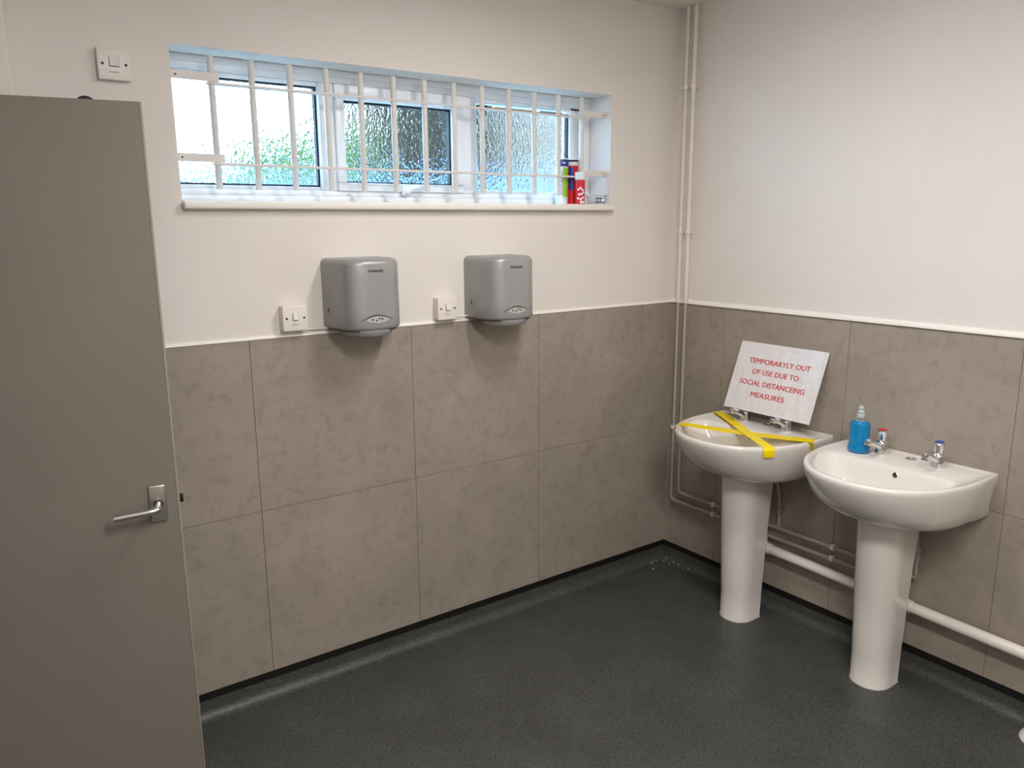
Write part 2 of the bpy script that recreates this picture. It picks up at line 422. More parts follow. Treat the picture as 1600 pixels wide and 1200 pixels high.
# ------------------------------------------------------------------ things on the window board
ZS = WZ0+0.0006
t = thing('sealant_tube', 'white sealant tube with blue band and green label on the window sill', 'tube', (-0.6035, 0.0905, ZS))
bx, by = -0.6035, 0.0905
obj('body', lathe(bmesh.new(), (bx, by, ZS), (0, 0, 1), [(0.0265, 0), (0.0275, 0.002), (0.0275, 0.185), (0.0275, 0.190), (0.022, 0.1905)], 28), 'tube_white', t)
obj('band', lathe(bmesh.new(), (bx, by, ZS), (0, 0, 1), [(0.0278, 0.156), (0.0281, 0.157), (0.0281, 0.183), (0.0278, 0.184)], 28), 'tube_blue', t)
def wrap(bm, cx, cy, r, a0, a1, z0, z1, th=0.0003, n=10):
    rings = []
    for k in range(n+1):
        a = math.radians(a0+(a1-a0)*k/n); c, s = math.cos(a), math.sin(a)
        rings.append([Vector((cx+c*r, cy+s*r, z0)), Vector((cx+c*(r+th), cy+s*(r+th), z0)), Vector((cx+c*(r+th), cy+s*(r+th), z1)), Vector((cx+c*r, cy+s*r, z1))])
    return loft(bm, rings)
lab = obj('label', wrap(bmesh.new(), bx, by, 0.0276, -118, -20, ZS+0.030, ZS+0.152), 'tube_green', t)
bm = bmesh.new()
for k in range(12):
    wrap(bm, bx, by, 0.0279, -131+1.5*(k % 2), -122-2*(k % 3), ZS+0.040+k*0.0088, ZS+0.0455+k*0.0088, n=2)
obj('lettering', bm, 'print_dark', lab)
bm = bmesh.new()
for k in range(6):
    wrap(bm, bx, by, 0.0283, -122+k*5, -119+k*5, ZS+0.166, ZS+0.174, n=2)
obj('lettering', bm, 'tube_white', t)

t = thing('red_sealant_tube', 'taller red and blue tube behind the spotted tube on the sill', 'tube', (-0.548, 0.088, ZS))
bx, by = -0.548, 0.088
obj('body', lathe(bmesh.new(), (bx, by, ZS), (0, 0, 1), [(0.0255, 0), (0.0265, 0.002), (0.0265, 0.160), (0.0255, 0.161)], 28), 'tube_red', t)
obj('cap', lathe(bmesh.new(), (bx, by, ZS), (0, 0, 1), [(0.0262, 0.161), (0.0266, 0.162), (0.0266, 0.192), (0.02, 0.193)], 28), 'tube_white', t)
obj('band', lathe(bmesh.new(), (bx, by, ZS), (0, 0, 1), [(0.0265, 0.176), (0.0269, 0.1765), (0.0269, 0.184), (0.0265, 0.1845)], 28), 'print_dark', t)
obj('label', wrap(bmesh.new(), bx, by, 0.0266, -160, -112, ZS+0.06, ZS+0.155), 'tube_blue', t)

t = thing('spotted_tube', 'short red tube with white spots and white cap on the sill', 'tube', (-0.560, 0.020, ZS))
bx, by = -0.560, 0.020
obj('body', lathe(bmesh.new(), (bx, by, ZS), (0, 0, 1), [(0.0195, 0), (0.0205, 0.002), (0.0205, 0.098), (0.0195, 0.099)], 24), 'tube_red', t)
obj('cap', lathe(bmesh.new(), (bx, by, ZS), (0, 0, 1), [(0.0215, 0.0995), (0.0222, 0.101), (0.0222, 0.128), (0.020, 0.131)], 24), 'tube_white', t)
for k, (a, h) in enumerate([(-150, .060), (-125, .066), (-100, .058), (-140, .040), (-112, .042), (-85, .048), (-152, .024), (-122, .020), (-96, .026)]):
    c = Vector((bx+math.cos(math.radians(a))*0.0202, by+math.sin(math.radians(a))*0.0202, ZS+h))
    obj('spot', lathe(bmesh.new(), c, (math.cos(math.radians(a)), math.sin(math.radians(a)), 0), [(0.0052, 0), (0.0052, 0.0006), (0.001, 0.0009)], 10), 'tube_white', t)
obj('label', wrap(bmesh.new(), bx, by, 0.0206, -130, -70, ZS+0.004, ZS+0.013), 'tube_white', t)

t = thing('plastic_tub', 'small clear plastic tub with dark print at the end of the sill', 'tub', (-0.458, 0.030, ZS))
bm = bmesh.new()
def rr(cx, cy, hx, hy, z, r=0.008, n=4):
    out = []
    for (sx, sy, a0) in ((1, 1, 0), (-1, 1, 90), (-1, -1, 180), (1, -1, 270)):
        for k in range(n+1):
            a = math.radians(a0+90*k/n); out.append(Vector((cx+sx*(hx-r)+r*math.cos(a), cy+sy*(hy-r)+r*math.sin(a), z)))
    return out
loft(bm, [rr(-0.458, 0.03, 0.036, 0.022, ZS), rr(-0.458, 0.03, 0.040, 0.026, ZS+0.036)])
obj('body', bm, 'clear_plastic', t)
obj('lid', loft(bmesh.new(), [rr(-0.458, 0.03, 0.042, 0.028, ZS+0.0362), rr(-0.458, 0.03, 0.042, 0.028, ZS+0.040)]), 'clear_plastic', t)
bm = bmesh.new()
for k in range(9):
    box(bm, (-0.487+k*0.006, 0.0065, ZS+0.006), (-0.483+k*0.006, 0.0072, ZS+0.011+0.005*((k*7) % 3)/2))
    box(bm, (-0.487+k*0.006, 0.0045, ZS+0.021), (-0.4825+k*0.006, 0.0052, ZS+0.025+0.005*((k*5) % 3)/2))
obj('print', bm, 'print_dark', t)

# ------------------------------------------------------------------ hand dryers
def make_dryer(x0, z0, label, group):
    """x0 = left side, z0 = underside, wall at y = 0"""
    W, H, D = 0.236, 0.238, 0.190; cx = x0+W/2
    t = thing('hand_dryer', label, 'hand dryer', (cx, 0, z0), group)
    n_ = 3.4
    def plan(h, d, z, m=40):
        out = []
        for k in range(m+1):
            a = -PI/2+PI*k/m
            sx = math.copysign(abs(math.sin(a))**(2/n_), a)
            out.append(Vector((cx+h*sx, -0.0005-d*max(math.cos(a), 0)**(2/n_), z)))
        return out
    rings = []
    for z, s in [(0.0, 0.012), (0.002, 0.006), (0.006, 0.002), (0.012, 0.0)]: rings.append(plan(W/2-s, D-s, z0+z))
    for z in (0.06, 0.12, 0.18): rings.append(plan(W/2, D-0.004*((z-0.012)/0.2), z0+z))
    for k in range(7):
        a = k/6*PI/2; r = 0.020
        rings.append(plan(W/2-r*(1-math.cos(a)), D-0.004-r*1.3*(1-math.cos(a)), z0+H-r+r*math.sin(a)))
    body = obj('body', loft(bmesh.new(), rings), 'dryer_silver', t, smooth=35)
    def sy(x, extra=0.0):
        return -0.0005-(D-0.0008)*(1-min(abs((x-cx)/(W/2)), 0.999)**n_)**(1/n_)-extra
    # outlet ring beneath
    bm = bmesh.new(); lathe(bm, (cx-0.005, -0.108, z0+0.001), (0, 0, -1), [(0.086, 0.0), (0.086, 0.010), (0.080, 0.020), (0.066, 0.0225), (0.060, 0.014)], 36)
    obj('outlet', bm, 'dryer_silver', t)
    bm = bmesh.new(); rings = [plan(W/2-0.010, D-0.010, z0-0.0035), plan(W/2-0.010, D-0.010, z0+0.0005)]; loft(bm, rings)
    obj('base_seam', bm, 'dryer_dark', t)
    # sensor window, an eye shape with a dark brow
    ex0, ex1, ez = cx-0.061, cx+0.052, z0+0.036
    def strip(fz0, fz1, xa, xb, extra, th, m=18):
        bm = bmesh.new(); rings = []
        for k in range(m+1):
            u = k/m; x = xa+(xb-xa)*u; a, b = fz0(u), fz1(u)
            if b-a < 0.0006: b = a+0.0006
            y0 = sy(x, extra); y1 = sy(x, extra+th)
            rings.append([Vector((x, y0, a)), Vector((x, y1, a)), Vector((x, y1, b)), Vector((x, y0, b))])
        return loft(bm, rings)
    arc = lambda u: math.sin(PI*u)
    eye = obj('sensor_window', strip(lambda u: ez-0.011*arc(u)**0.8, lambda u: ez+0.014*arc(u)**0.8, ex0+0.016, ex1-0.010, -0.0005, 0.0012), 'dryer_lens', t)
    obj('brow', strip(lambda u: ez-0.002+0.015*arc(u), lambda u: ez-0.001+0.0185*arc(u), ex0, ex1, -0.0005, 0.0022), 'dryer_dark', t)
    bm = bmesh.new()
    for q, (dx, dz) in enumerate([(-0.018, 0), (-0.004, -0.003), (0.008, 0.003), (0.018, 0.001)]):
        x = (ex0+ex1)/2+dx; lathe(bm, (x, sy(x, 0.0006), ez+dz+0.001), (0, -1, 0), [(0.0035, 0), (0.0035, 0.0006), (0.0015, 0.001)], 10)
    obj('indicator', bm, 'dryer_dark', eye)
    # maker's mark: a short dark run of small characters
    bm = bmesh.new(); x = cx-0.030
    wd = [0.0060, 0.0044, 0.0040, 0.0048, 0.0030, 0.0046, 0.0052, 0.0040, 0.0034, 0.0046]
    for q, w in enumerate(wd):
        if x > cx+0.026: break
        zc = z0+0.196; hgt = 0.0072 if q in (0, 4, 7) else 0.0054
        box(bm, (x, sy(x)+0.001, zc), (x+0.0012, sy(x)-0.0004, zc+hgt)); box(bm, (x, sy(x)+0.001, zc), (x+w, sy(x)-0.0004, zc+0.0013))
        box(bm, (x, sy(x)+0.001, zc+hgt-0.0013), (x+w, sy(x)-0.0004, zc+hgt)); x += w+0.0012
    obj('maker_mark', bm, 'dryer_dark', t, smooth=0)
    # key lock on the left side
    bm = B((x0-0.0008, -0.048, z0+0.056), (x0+0.004, -0.030, z0+0.070), 0.0006, 1); k_ = obj('key_lock', bm, 'dryer_silver', t)
    obj('keyhole', B((x0-0.0014, -0.052, z0+0.056), (x0+0.003, -0.0485, z0+0.071)), 'dryer_dark', k_, smooth=0)
    return t
d1 = make_dryer(-1.737, 1.3165, 'silver hand dryer nearer the door, its shadow falling on the left', 'hand dryers under the window')
d2 = copy_tree(d1); d2.location = (d1.location.x+0.577, 0, 1.3075); d2['label'] = 'silver hand dryer nearer the corner pipes, right of the other dryer'

# ------------------------------------------------------------------ switches
def make_switch(x, z, label, group=None, spur=True, depth=0.030):
    t = thing('fused_switch' if spur else 'light_switch', label, 'switch', (x, 0, z-0.043), group)
    s = 0.043
    obj('back_box', B((x-s+0.0015, -0.0003, z-s+0.0015), (x+s-0.0015, -depth, z+s-0.0015), 0.004), 'switch_white', t)
    obj('face_plate', B((x-s, -depth-0.0002, z-s), (x+s, -depth-0.009, z+s), 0.0035, 3), 'switch_white', t)
    yf = -depth-0.009
    rk = bmesh.new(); rx = 0.0085 if spur else 0.012
    rings = [[Vector((x-rx, yf+0.002, z-0.005)), Vector((x+rx, yf+0.002, z-0.005)), Vector((x+rx, yf-0.0065, z-0.005)), Vector((x-rx, yf-0.0065, z-0.005))],
             [Vector((x-rx, yf+0.002, z+0.020)), Vector((x+rx, yf+0.002, z+0.020)), Vector((x+rx, yf-0.0015, z+0.020)), Vector((x-rx, yf-0.0015, z+0.020))]]
    obj('rocker', loft(rk, rings), 'switch_white', t, smooth=0)
    bm = bmesh.new()
    for a, b in [((x-rx-0.0012, z-0.0065), (x-rx-0.0002, z+0.0212)), ((x+rx+0.0002, z-0.0065), (x+rx+0.0012, z+0.0212)), ((x-rx, z-0.0072), (x+rx, z-0.0058))]:
        box(bm, (a[0], yf+0.001, a[1]), (b[0], yf-0.0004, b[1]))
    obj('rocker_gap', bm, 'slot_dark', t, smooth=0)
    obj('name_line', B((x-0.014, yf+0.001, z-0.022), (x+0.010, yf-0.0003, z-0.0205)), 'slot_dark', t, smooth=0)
    for sx in (-1, 1):
        sc = obj('screw', lathe(bmesh.new(), (x+sx*0.0302, yf+0.001, z), (0, -1, 0), [(0.0040, 0), (0.0040, 0.0013), (0.003, 0.0018)], 14), 'slot_dark', t)
    return t
sw1 = make_switch(-1.8500, 1.3605, 'white fused switch beside the hand dryer nearer the door', 'fused switches of the dryers')
sw2 = copy_tree(sw1); sw2.location = (-1.2575, 0, sw1.location.z-0.008); sw2['label'] = 'white fused switch between the two hand dryers'
make_switch(-2.3225, 2.1135, 'white light switch high above the open door', None, spur=False, depth=0.012)
def cable(label, x0, x1, z, grp='short dryer cables'):
    bm = bmesh.new(); tube(bm, bend([(x0, -0.010, z+0.012), (x0+0.004, -0.018, z+0.003), (x1-0.02, -0.0185, z+0.001), (x1+0.02, -0.0185, z+0.001)], 0.01), 0.0033, 8)
    tag(obj('dryer_cable', bm, 'switch_white'), label, 'cable', grp)
cable('thin white cable to the hand dryer nearer the door', -1.823, -1.737, ZD+0.0205)
cable('thin white cable to the hand dryer nearer the corner', -1.236, -1.160, ZD+0.0205)

# ------------------------------------------------------------------ door, standing open against the window wall
dA = Vector((-2.3255, -0.335, 0)); dd = Vector((-0.982, 0.189, 0)).normalized(); dn = Vector((-dd.y, dd.x, 0))   # dn points into the room
if dn.y > 0: dn = -dn
DT, DW, DZ0, DZ1 = 0.044, 0.800, ZF+0.008, 1.975
door = thing('door_1', 'taupe painted flush door standing open', None, (dA.x, dA.y, DZ0)); door['kind'] = 'structure'
def dbox(s0, s1, o0, o1, z0, z1, bev=0.0, seg=2):
    """s = distance from the leading edge, o = offset out of the room-side face"""
    bm = B((s0, o0, z0), (s1, o1, z1), bev, seg)
    for v in bm.verts: v.co = Vector((dA.x, dA.y, 0))+dd*v.co.x+dn*v.co.y+Vector((0, 0, v.co.z))
    return bm
def dp(s, o, z): return Vector((dA.x, dA.y, 0))+dd*s+dn*o+Vector((0, 0, z))
obj('door_leaf', dbox(0.0062, DW, 0, -DT, DZ0, DZ1, 0.001, 1), 'door_paint', door, smooth=0)
edge = obj('edge_lipping', dbox(0, 0.006, 0.0, -DT, DZ0, DZ1, 0.0012, 2), 'lipping', door)
obj('latch_bolt', dbox(-0.010, 0.002, -0.017, -0.031, 0.900, 0.922, 0.002), 'black_plastic', edge)
pl = obj('handle_plate', dbox(0.034, 0.078, 0.0002, 0.009, 0.860, 0.966, 0.004, 3), 'satin_metal', door)
bm = bmesh.new(); lathe(bm, dp(0.055, 0.0088, 0.912), dn, [(0.0125, 0), (0.0125, 0.002), (0.011, 0.003)], 20); obj('rose_ring', bm, 'black_plastic', pl)
bm = bmesh.new(); tube(bm, bend([dp(0.055, 0.0095, 0.912), dp(0.057, 0.054, 0.910), dp(0.075, 0.058, 0.909), dp(0.165, 0.056, 0.903)], 0.016), 0.0097, 14,)
obj('lever', bm, 'satin_metal', pl, smooth=60)
for z in (0.25, 1.0, 1.75):
    bm = bmesh.new(); lathe(bm, dp(DW+0.006, -DT-0.004, z), (0, 0, 1), [(0.006, 0), (0.006, 0.1)], 10); obj('hinge', bm, 'satin_metal', door)
bm = bmesh.new(); lathe(bm, dp(0.128, -DT-0.0002, 1.963), -dn, [(0.026, 0), (0.026, 0.006), (0.020, 0.016), (0.012, 0.02)], 20)
obj('door_bumper', bm, 'black_plastic', door)
# lining of the doorway
bm = bmesh.new()
box(bm, (XL-0.155, DY0+0.0005, ZF), (XL+0.012, DY0+0.028, DH)); box(bm, (XL-0.155, DY1-0.05, ZF), (XL+0.012, DY1-0.0005, DH)); box(bm, (XL-0.155, DY0+0.028, DH+0.0005), (XL+0.012, DY1-0.05, DH+0.04))
struct('trim_4', bm, 'trim_white', 'white lining of the doorway', smooth=0)

# ------------------------------------------------------------------ washbasins
RIM = 0.836
def half_outline(h, hb, d, xb, xc, r, n, m=40):
    """front middle -> side -> back middle of half a basin, as (x, dy)"""
    P = []
    a = d+xc
    for k in range(37):
        t = k/36*PI/2
        P.append((xc-a*max(math.cos(t), 0)**(2/n), h*math.sin(t)**(2/n)))
    if r > 0:
        P.append((xb-r, hb+(h-hb)*0.1))
        for k in range(1, 7):
            t = k/6*PI/2; P.append((xb-r+r*math.sin(t), hb-r+r*math.cos(t)))
    else: P.append((xb, hb))
    P.append((xb, 0.0))
    L = [0]
    for i in range(1, len(P)): L.append(L[-1]+math.dist(P[i], P[i-1]))
    out = []; j = 0
    for k in range(m+1):
        s = L[-1]*k/m
        while j < len(L)-2 and L[j+1] < s: j += 1
        u = (s-L[j])/max(L[j+1]-L[j], 1e-9); out.append((P[j][0]+(P[j+1][0]-P[j][0])*u, P[j][1]+(P[j+1][1]-P[j][1])*u))
    return out
def ring(yc, z, h, hb, d, xb=0.0, xc=-0.12, r=0.0, n=2.25, m=40):
    H = half_outline(h, hb, d, xb, xc, r, n, m)
    return [Vector((x, yc+dy, z)) for x, dy in H]+[Vector((x, yc-dy, z)) for x, dy in reversed(H[1:-1])]
def make_tap(basin_thing, x, y, cap, z=0.829):
    b = bmesh.new()
    lathe(b, (x, y, z), (0, 0, 1), [(0.0225, 0), (0.0235, 0.004), (0.0205, 0.018), (0.0195, 0.040), (0.0165, 0.050), (0.012, 0.053)], 24)
    tp = obj('tap', b, 'chrome', basin_thing, smooth=45)
    b = bmesh.new(); tube(b, bend([(x-0.008, y, z+0.024), (x-0.05, y+0.001, z+0.046), (x-0.088, y+0.002, z+0.060)], 0.02), 0.011, 14, None)
    obj('spout', b, 'chrome', tp, smooth=60)
    b = bmesh.new(); lathe(b, (x-0.086, y+0.002, z+0.064), (-0.25, 0, -1), [(0.0105, 0), (0.0125, 0.002), (0.0125, 0.016), (0.0115, 0.019)], 16)
    nz = obj('nozzle', b, 'chrome', tp)
    b = bmesh.new(); lathe(b, (x-0.086, y+0.002, z+0.064), (-0.25, 0, -1), [(0.0108, 0.0185), (0.0108, 0.0225), (0.006, 0.0225)], 16)
    obj('aerator', b, 'black_plastic', tp)
    # faceted handle
    b = bmesh.new(); seg = 20; prof = [(0.0135, 0.052), (0.0150, 0.058), (0.0175, 0.078), (0.0185, 0.086), (0.0165, 0.090)]
    rings = []
    for rad, hgt in prof:
        rings.append([Vector((x+math.cos(2*PI*j/seg)*(rad-(0.0022 if j % 5 in (0, 1) and hgt < 0.088 else 0)), y+math.sin(2*PI*j/seg)*(rad-(0.0022 if j % 5 in (0, 1) and hgt < 0.088 else 0)), z+hgt)) for j in range(seg)])
    hd = obj('tap_handle', loft(b, rings), 'chrome', tp, smooth=30)
    b = bmesh.new(); lathe(b, (x, y, z+0.0902), (0, 0, 1), [(0.0150, 0), (0.0150, 0.0018), (0.012, 0.0032), (0.003, 0.0038)], 20)
    obj('temperature_cap', b, cap, tp)
def make_basin(yc, yped, label, group):
    t = thing('washbasin', label, 'washbasin', (-0.18, yc, ZF), group)
    R = RIM; rings = [
        ring(yc, 0.6480, 0.110, 0.110, 0.260, 0.0),
        ring(yc, 0.6520, 0.160, 0.170, 0.300),
        ring(yc, 0.6600, 0.205, 0.222, 0.332),
        ring(yc, 0.6720, 0.234, 0.248, 0.362),
        ring(yc, 0.6900, 0.251, 0.2595, 0.392),
        ring(yc, 0.7200, 0.262, 0.2640, 0.424),
        ring(yc, 0.7550, 0.270, 0.2680, 0.452),
        ring(yc, 0.7900, 0.276, 0.2712, 0.472),
        ring(yc, 0.8150, 0.2792, 0.2732, 0.482),
        ring(yc, 0.8270, 0.2792, 0.2736, 0.484),
        ring(yc, 0.8330, 0.2775, 0.2725, 0.481),
        ring(yc, 0.8360, 0.2730, 0.2695, 0.476, -0.001),
        ring(yc, 0.8355, 0.2650, 0.2640, 0.467, -0.008),
        ring(yc, 0.8320, 0.2595, 0.2580, 0.460, -0.016),
        ring(yc, 0.8300, 0.2550, 0.2530, 0.455, -0.024),
        ring(yc, 0.8285, 0.2480, 0.2380, 0.447, -0.168, -0.27, 0.030, 2.2),
        ring(yc, 0.8240, 0.2440, 0.2340, 0.443, -0.176, -0.27, 0.032, 2.2),
        ring(yc, 0.8120, 0.2390, 0.2290, 0.438, -0.181, -0.27, 0.040, 2.2),
        ring(yc, 0.7850, 0.2260, 0.2160, 0.424, -0.188, -0.28, 0.050, 2.2),
        ring(yc, 0.7500, 0.2000, 0.1900, 0.398, -0.196, -0.28, 0.060, 2.2),
        ring(yc, 0.7150, 0.1580, 0.1500, 0.362, -0.210, -0.28, 0.060, 2.2),
        ring(yc, 0.6920, 0.1000, 0.0950, 0.326, -0.236, -0.28, 0.040, 2.2),
        ring(yc, 0.6840, 0.0300, 0.0280, 0.300, -0.262, -0.28, 0.012, 2.2)]
    for rg in rings:
        for v in rg: v.x -= 0.0065
    obj('basin', loft(bmesh.new(), rings), 'ceramic', t, smooth=50)
    # pedestal: a horseshoe column
    def pr(z, hw, xf, xb):
        out = []; m = 32; xm = -0.5*(0.5)*(abs(xf)+abs(xb)); xm = xf+ (hw*1.05)
        for k in range(m+1):
            a = -PI/2+PI*k/m
            out.append(Vector((xm-(xm-xf)*max(math.cos(a), 0)**(2/2.2), yped+hw*math.copysign(abs(math.sin(a))**(2/2.2), math.sin(a)), z)))
        out.append(Vector((xb, yped+hw*0.98, z))); out.append(Vector((xb, yped-hw*0.98, z)))
        return out
    rings = [pr(ZF+0.0004, 0.0725, -0.258, -0.124), pr(ZF+0.005, 0.0725, -0.258, -0.124), pr(ZF+0.008, 0.0708, -0.256, -0.126), pr(0.12, 0.0712, -0.258, -0.124), pr(0.35, 0.0755, -0.272, -0.118), pr(0.55, 0.0805, -0.280, -0.108), pr(0.668, 0.084, -0.285, -0.100)]
    obj('pedestal', loft(bmesh.new(), rings), 'ceramic', t, smooth=50)
    make_tap(t, -0.073, yc+0.100, 'red_cap'); make_tap(t, -0.073, yc-0.104, 'blue_cap')
    b = bmesh.new(); lathe(b, (-0.1922, yc-0.022, 0.802), (-1, 0, 0.25), [(0.0105, -0.004), (0.0105, 0.0012), (0.0085, 0.0024), (0.0075, 0.0006)], 20)
    ov = obj('overflow_ring', b, 'chrome', t)
    b = bmesh.new(); lathe(b, (-0.1926, yc-0.022, 0.802), (-1, 0, 0.25), [(0.0074, -0.003), (0.0074, 0.0018), (0.004, 0.0018)], 16); obj('overflow_hole', b, 'hole_dark', ov)
    b = bmesh.new(); lathe(b, (-0.285, yc, 0.6842), (0, 0, 1), [(0.022, 0), (0.022, 0.002), (0.016, 0.003)], 24); obj('waste_ring', b, 'chrome', t)
    b = bmesh.new(); lathe(b, (-0.056, yc-0.003, 0.8292), (0, 0, 1), [(0.0185, 0), (0.0185, 0.003), (0.0165, 0.0045), (0.0120, 0.0045), (0.0110, 0.0015)], 24); cr_ = obj('chain_stay', b, 'chrome', t)
    return t
YB1, YB2 = -0.612, -1.2195
b2 = make_basin(YB2, YB2, 'white pedestal washbasin with soap bottle on its ledge, free of tape', 'pedestal washbasins')
b1 = make_basin(YB1, YB1, 'white pedestal washbasin taped off with yellow tape, nearer the corner', 'pedestal washbasins')

# ------------------------------------------------------------------ soap bottle
bx, by, bz = -0.118, YB2+0.163, 0.8298
t = thing('soap_bottle', 'clear bottle of blue liquid soap on the washbasin ledge', 'bottle', (bx, by, bz))
def oval(cx, cy, hx, hy, z, n=28): return [Vector((cx+hx*math.cos(2*PI*k/n), cy+hy*math.sin(2*PI*k/n), z)) for k in range(n)]
prof = [(0.030, 0.0), (0.0365, 0.003), (0.0375, 0.012), (0.0375, 0.020), (0.0350, 0.026), (0.0345, 0.034), (0.0350, 0.070), (0.0340, 0.085), (0.0350, 0.094), (0.0350, 0.105), (0.0320, 0.113), (0.022, 0.1185)]
obj('liquid', loft(bmesh.new(), [oval(bx, by, r*0.86, r*1.06, bz+h+0.0006) for r, h in prof]), 'soap_blue', t, smooth=60)
obj('neck', loft(bmesh.new(), [oval(bx, by, r*0.9, r, bz+h) for r, h in [(0.0215, 0.1195), (0.017, 0.123), (0.0125, 0.125), (0.0125, 0.130)]]), 'bottle_clear', t, smooth=60)
cp = obj('pump_collar', lathe(bmesh.new(), (bx, by, bz+0.1302), (0, 0, 1), [(0.0135, 0), (0.0140, 0.001), (0.0140, 0.012), (0.010, 0.0145), (0.0085, 0.017)], 20), 'bottle_cap', t)
obj('pump_head', lathe(bmesh.new(), (bx, by, bz+0.1474), (0, 0, 1), [(0.0085, 0), (0.0125, 0.002), (0.0130, 0.006), (0.0095, 0.009), (0.0085, 0.016), (0.0100, 0.020), (0.0080, 0.025), (0.003, 0.027)], 20), 'bottle_cap', t)

# ------------------------------------------------------------------ notice leaning on the taps
P0 = Vector((-0.1125, -0.4265, 0.8858)); SU = Vector((0, -1, 0)); SV = Vector((0.1045, 0, 0.2755)).normalized(); SN = SV.cross(SU).normalized()
if SN.x > 0: SN = -SN
SW, SH = 0.417, 0.2947
sign = thing('paper_notice', 'laminated white notice with red capitals leaning over the taped washbasin', 'notice', P0)
bm = bmesh.new(); nx, nz = 12, 9; th = 0.0012
def sp(u, v, o=0.0):
    w = 0.0012*math.sin(u*15+0.6)*math.sin(v*9+0.4)
    return P0+SU*u+SV*v+SN*(w+o)
g0 = [[bm.verts.new(sp(SW*i/nx, SH*j/nz)) for i in range(nx+1)] for j in range(nz+1)]
g1 = [[bm.verts.new(sp(SW*i/nx, SH*j/nz, -th)) for i in range(nx+1)] for j in range(nz+1)]
for j in range(nz):
    for i in range(nx):
        bm.faces.new((g0[j][i], g0[j][i+1], g0[j+1][i+1], g0[j+1][i])); bm.faces.new((g1[j][i], g1[j+1][i], g1[j+1][i+1], g1[j][i+1]))
for j in range(nz):
    bm.faces.new((g0[j][0], g0[j+1][0], g1[j+1][0], g1[j][0])); bm.faces.new((g0[j][nx], g1[j][nx], g1[j+1][nx], g0[j+1][nx]))
for i in range(nx):
    bm.faces.new((g0[0][i], g1[0][i], g1[0][i+1], g0[0][i+1])); bm.faces.new((g0[nz][i], g0[nz][i+1], g1[nz][i+1], g1[nz][i]))
sheet = obj('sheet', bm, 'paper', sign, smooth=40)
bm = bmesh.new()
for txt, u0, u1, v in [('TEMPORARYLY OUT', 0.0635, 0.356, 0.2065), ('OF USE DUE TO', 0.094, 0.316, 0.1605), ('SOCIAL DISTANCEING', 0.046, 0.357, 0.1112), ('MEASURES', 0.117, 0.278, 0.0635)]:
    cu = bpy.data.curves.new('txt', 'FONT'); cu.body = txt; cu.size = 0.0285; cu.resolution_u = 3; cu.space_character = 1.0
    to = bpy.data.objects.new('txt', cu); COL.objects.link(to)
    bpy.context.view_layer.update()
    me = bpy.data.meshes.new_from_object(to.evaluated_get(bpy.context.evaluated_depsgraph_get()))
    xs = [v_.co.x for v_ in me.vertices]; ys = [v_.co.y for v_ in me.vertices]
    a, b_ = min(xs), max(xs); ya, yb = min(ys), max(ys)
    for du, dv, do in ((-0.0007, 0, 0.0), (0.0007, 0, 0.00002), (0, 0.0004, 0.00004), (0, -0.0003, 0.00006)):
        vl = []
        for v_ in me.vertices:
            u = u0+(v_.co.x-a)/(b_-a)*(u1-u0); vv = v+(v_.co.y-ya)/(yb-ya)*0.0212
            vl.append(bm.verts.new(sp(u+du, vv+dv, 0.0004+do)))
        for p in me.polygons:
            bm.faces.new([vl[i] for i in p.vertices])
    bpy.data.objects.remove(to, do_unlink=True); bpy.data.curves.remove(cu); bpy.data.meshes.remove(me)
rl = obj('red_lettering', bm, 'red_ink', sheet, smooth=0); rl['kind'] = 'stuff'

# ------------------------------------------------------------------ yellow tape across the nearer-corner washbasin
def ribbon(pts, width, side_dir=None, th=0.0005):
    pts = [Vector(p) for p in pts]; bm = bmesh.new(); rings = []
    for i, p in enumerate(pts):
        d = (pts[min(i+1, len(pts)-1)]-pts[max(i-1, 0)]).normalized()
        s = Vector(side_dir).normalized(); s = (s-d*s.dot(d)).normalized(); n = d.cross(s).normalized()
        if n.z < -0.2 : n = -n
        rings.append([p-s*width/2, p+s*width/2, p+s*width/2+n*th, p-s*width/2+n*th])
    return loft(bm, rings)
ZT = RIM+0.0012
a = Vector((-0.352, YB1+0.212, ZT)); b = Vector((-0.150, YB1-0.2755, ZT+0.0005)); d_ = (b-a).normalized()
pts = [a+Vector((-0.012, 0.018, -0.022)), a+Vector((-0.008, 0.014, -0.008)), a]+[a.lerp(b, k/8)+Vector((0, 0, -0.004*math.sin(PI*k/8))) for k in range(1, 8)]+[b, b+Vector((-0.001, -0.006, -0.006)), b+Vector((-0.001, -0.0070, -0.030)), b+Vector((-0.002, -0.004, -0.058))]
tag(obj('warning_tape', ribbon(pts, 0.056, (-d_.y, d_.x, 0)), 'tape_yellow', smooth=30), 'yellow tape strip running side to side across the washbasin under the notice', 'tape', 'crossed tape strips')
a = Vector((-0.062, YB1+0.262, ZT)); b = Vector((-0.356, YB1-0.226, ZT+0.001)); d_ = (b-a).normalized()
e = Vector((-0.58, -0.81, 0)).normalized()
pts = [a]+[a.lerp(b, k/8)+Vector((0, 0, 0.003*math.sin(2*PI*k/8)+0.0016)) for k in range(1, 8)]+[b, b+e*0.010+Vector((0, 0, -0.003)), b+e*0.0145+Vector((0, 0, -0.010)), b+e*0.0150+Vector((0, 0, -0.022)), b+e*0.012+Vector((0, 0, -0.038))]
tag(obj('warning_tape', ribbon(pts, 0.042, (-d_.y, d_.x, 0)), 'tape_yellow', smooth=30), 'yellow tape strip running from the back ledge to the front washbasin rim', 'tape', 'crossed tape strips')

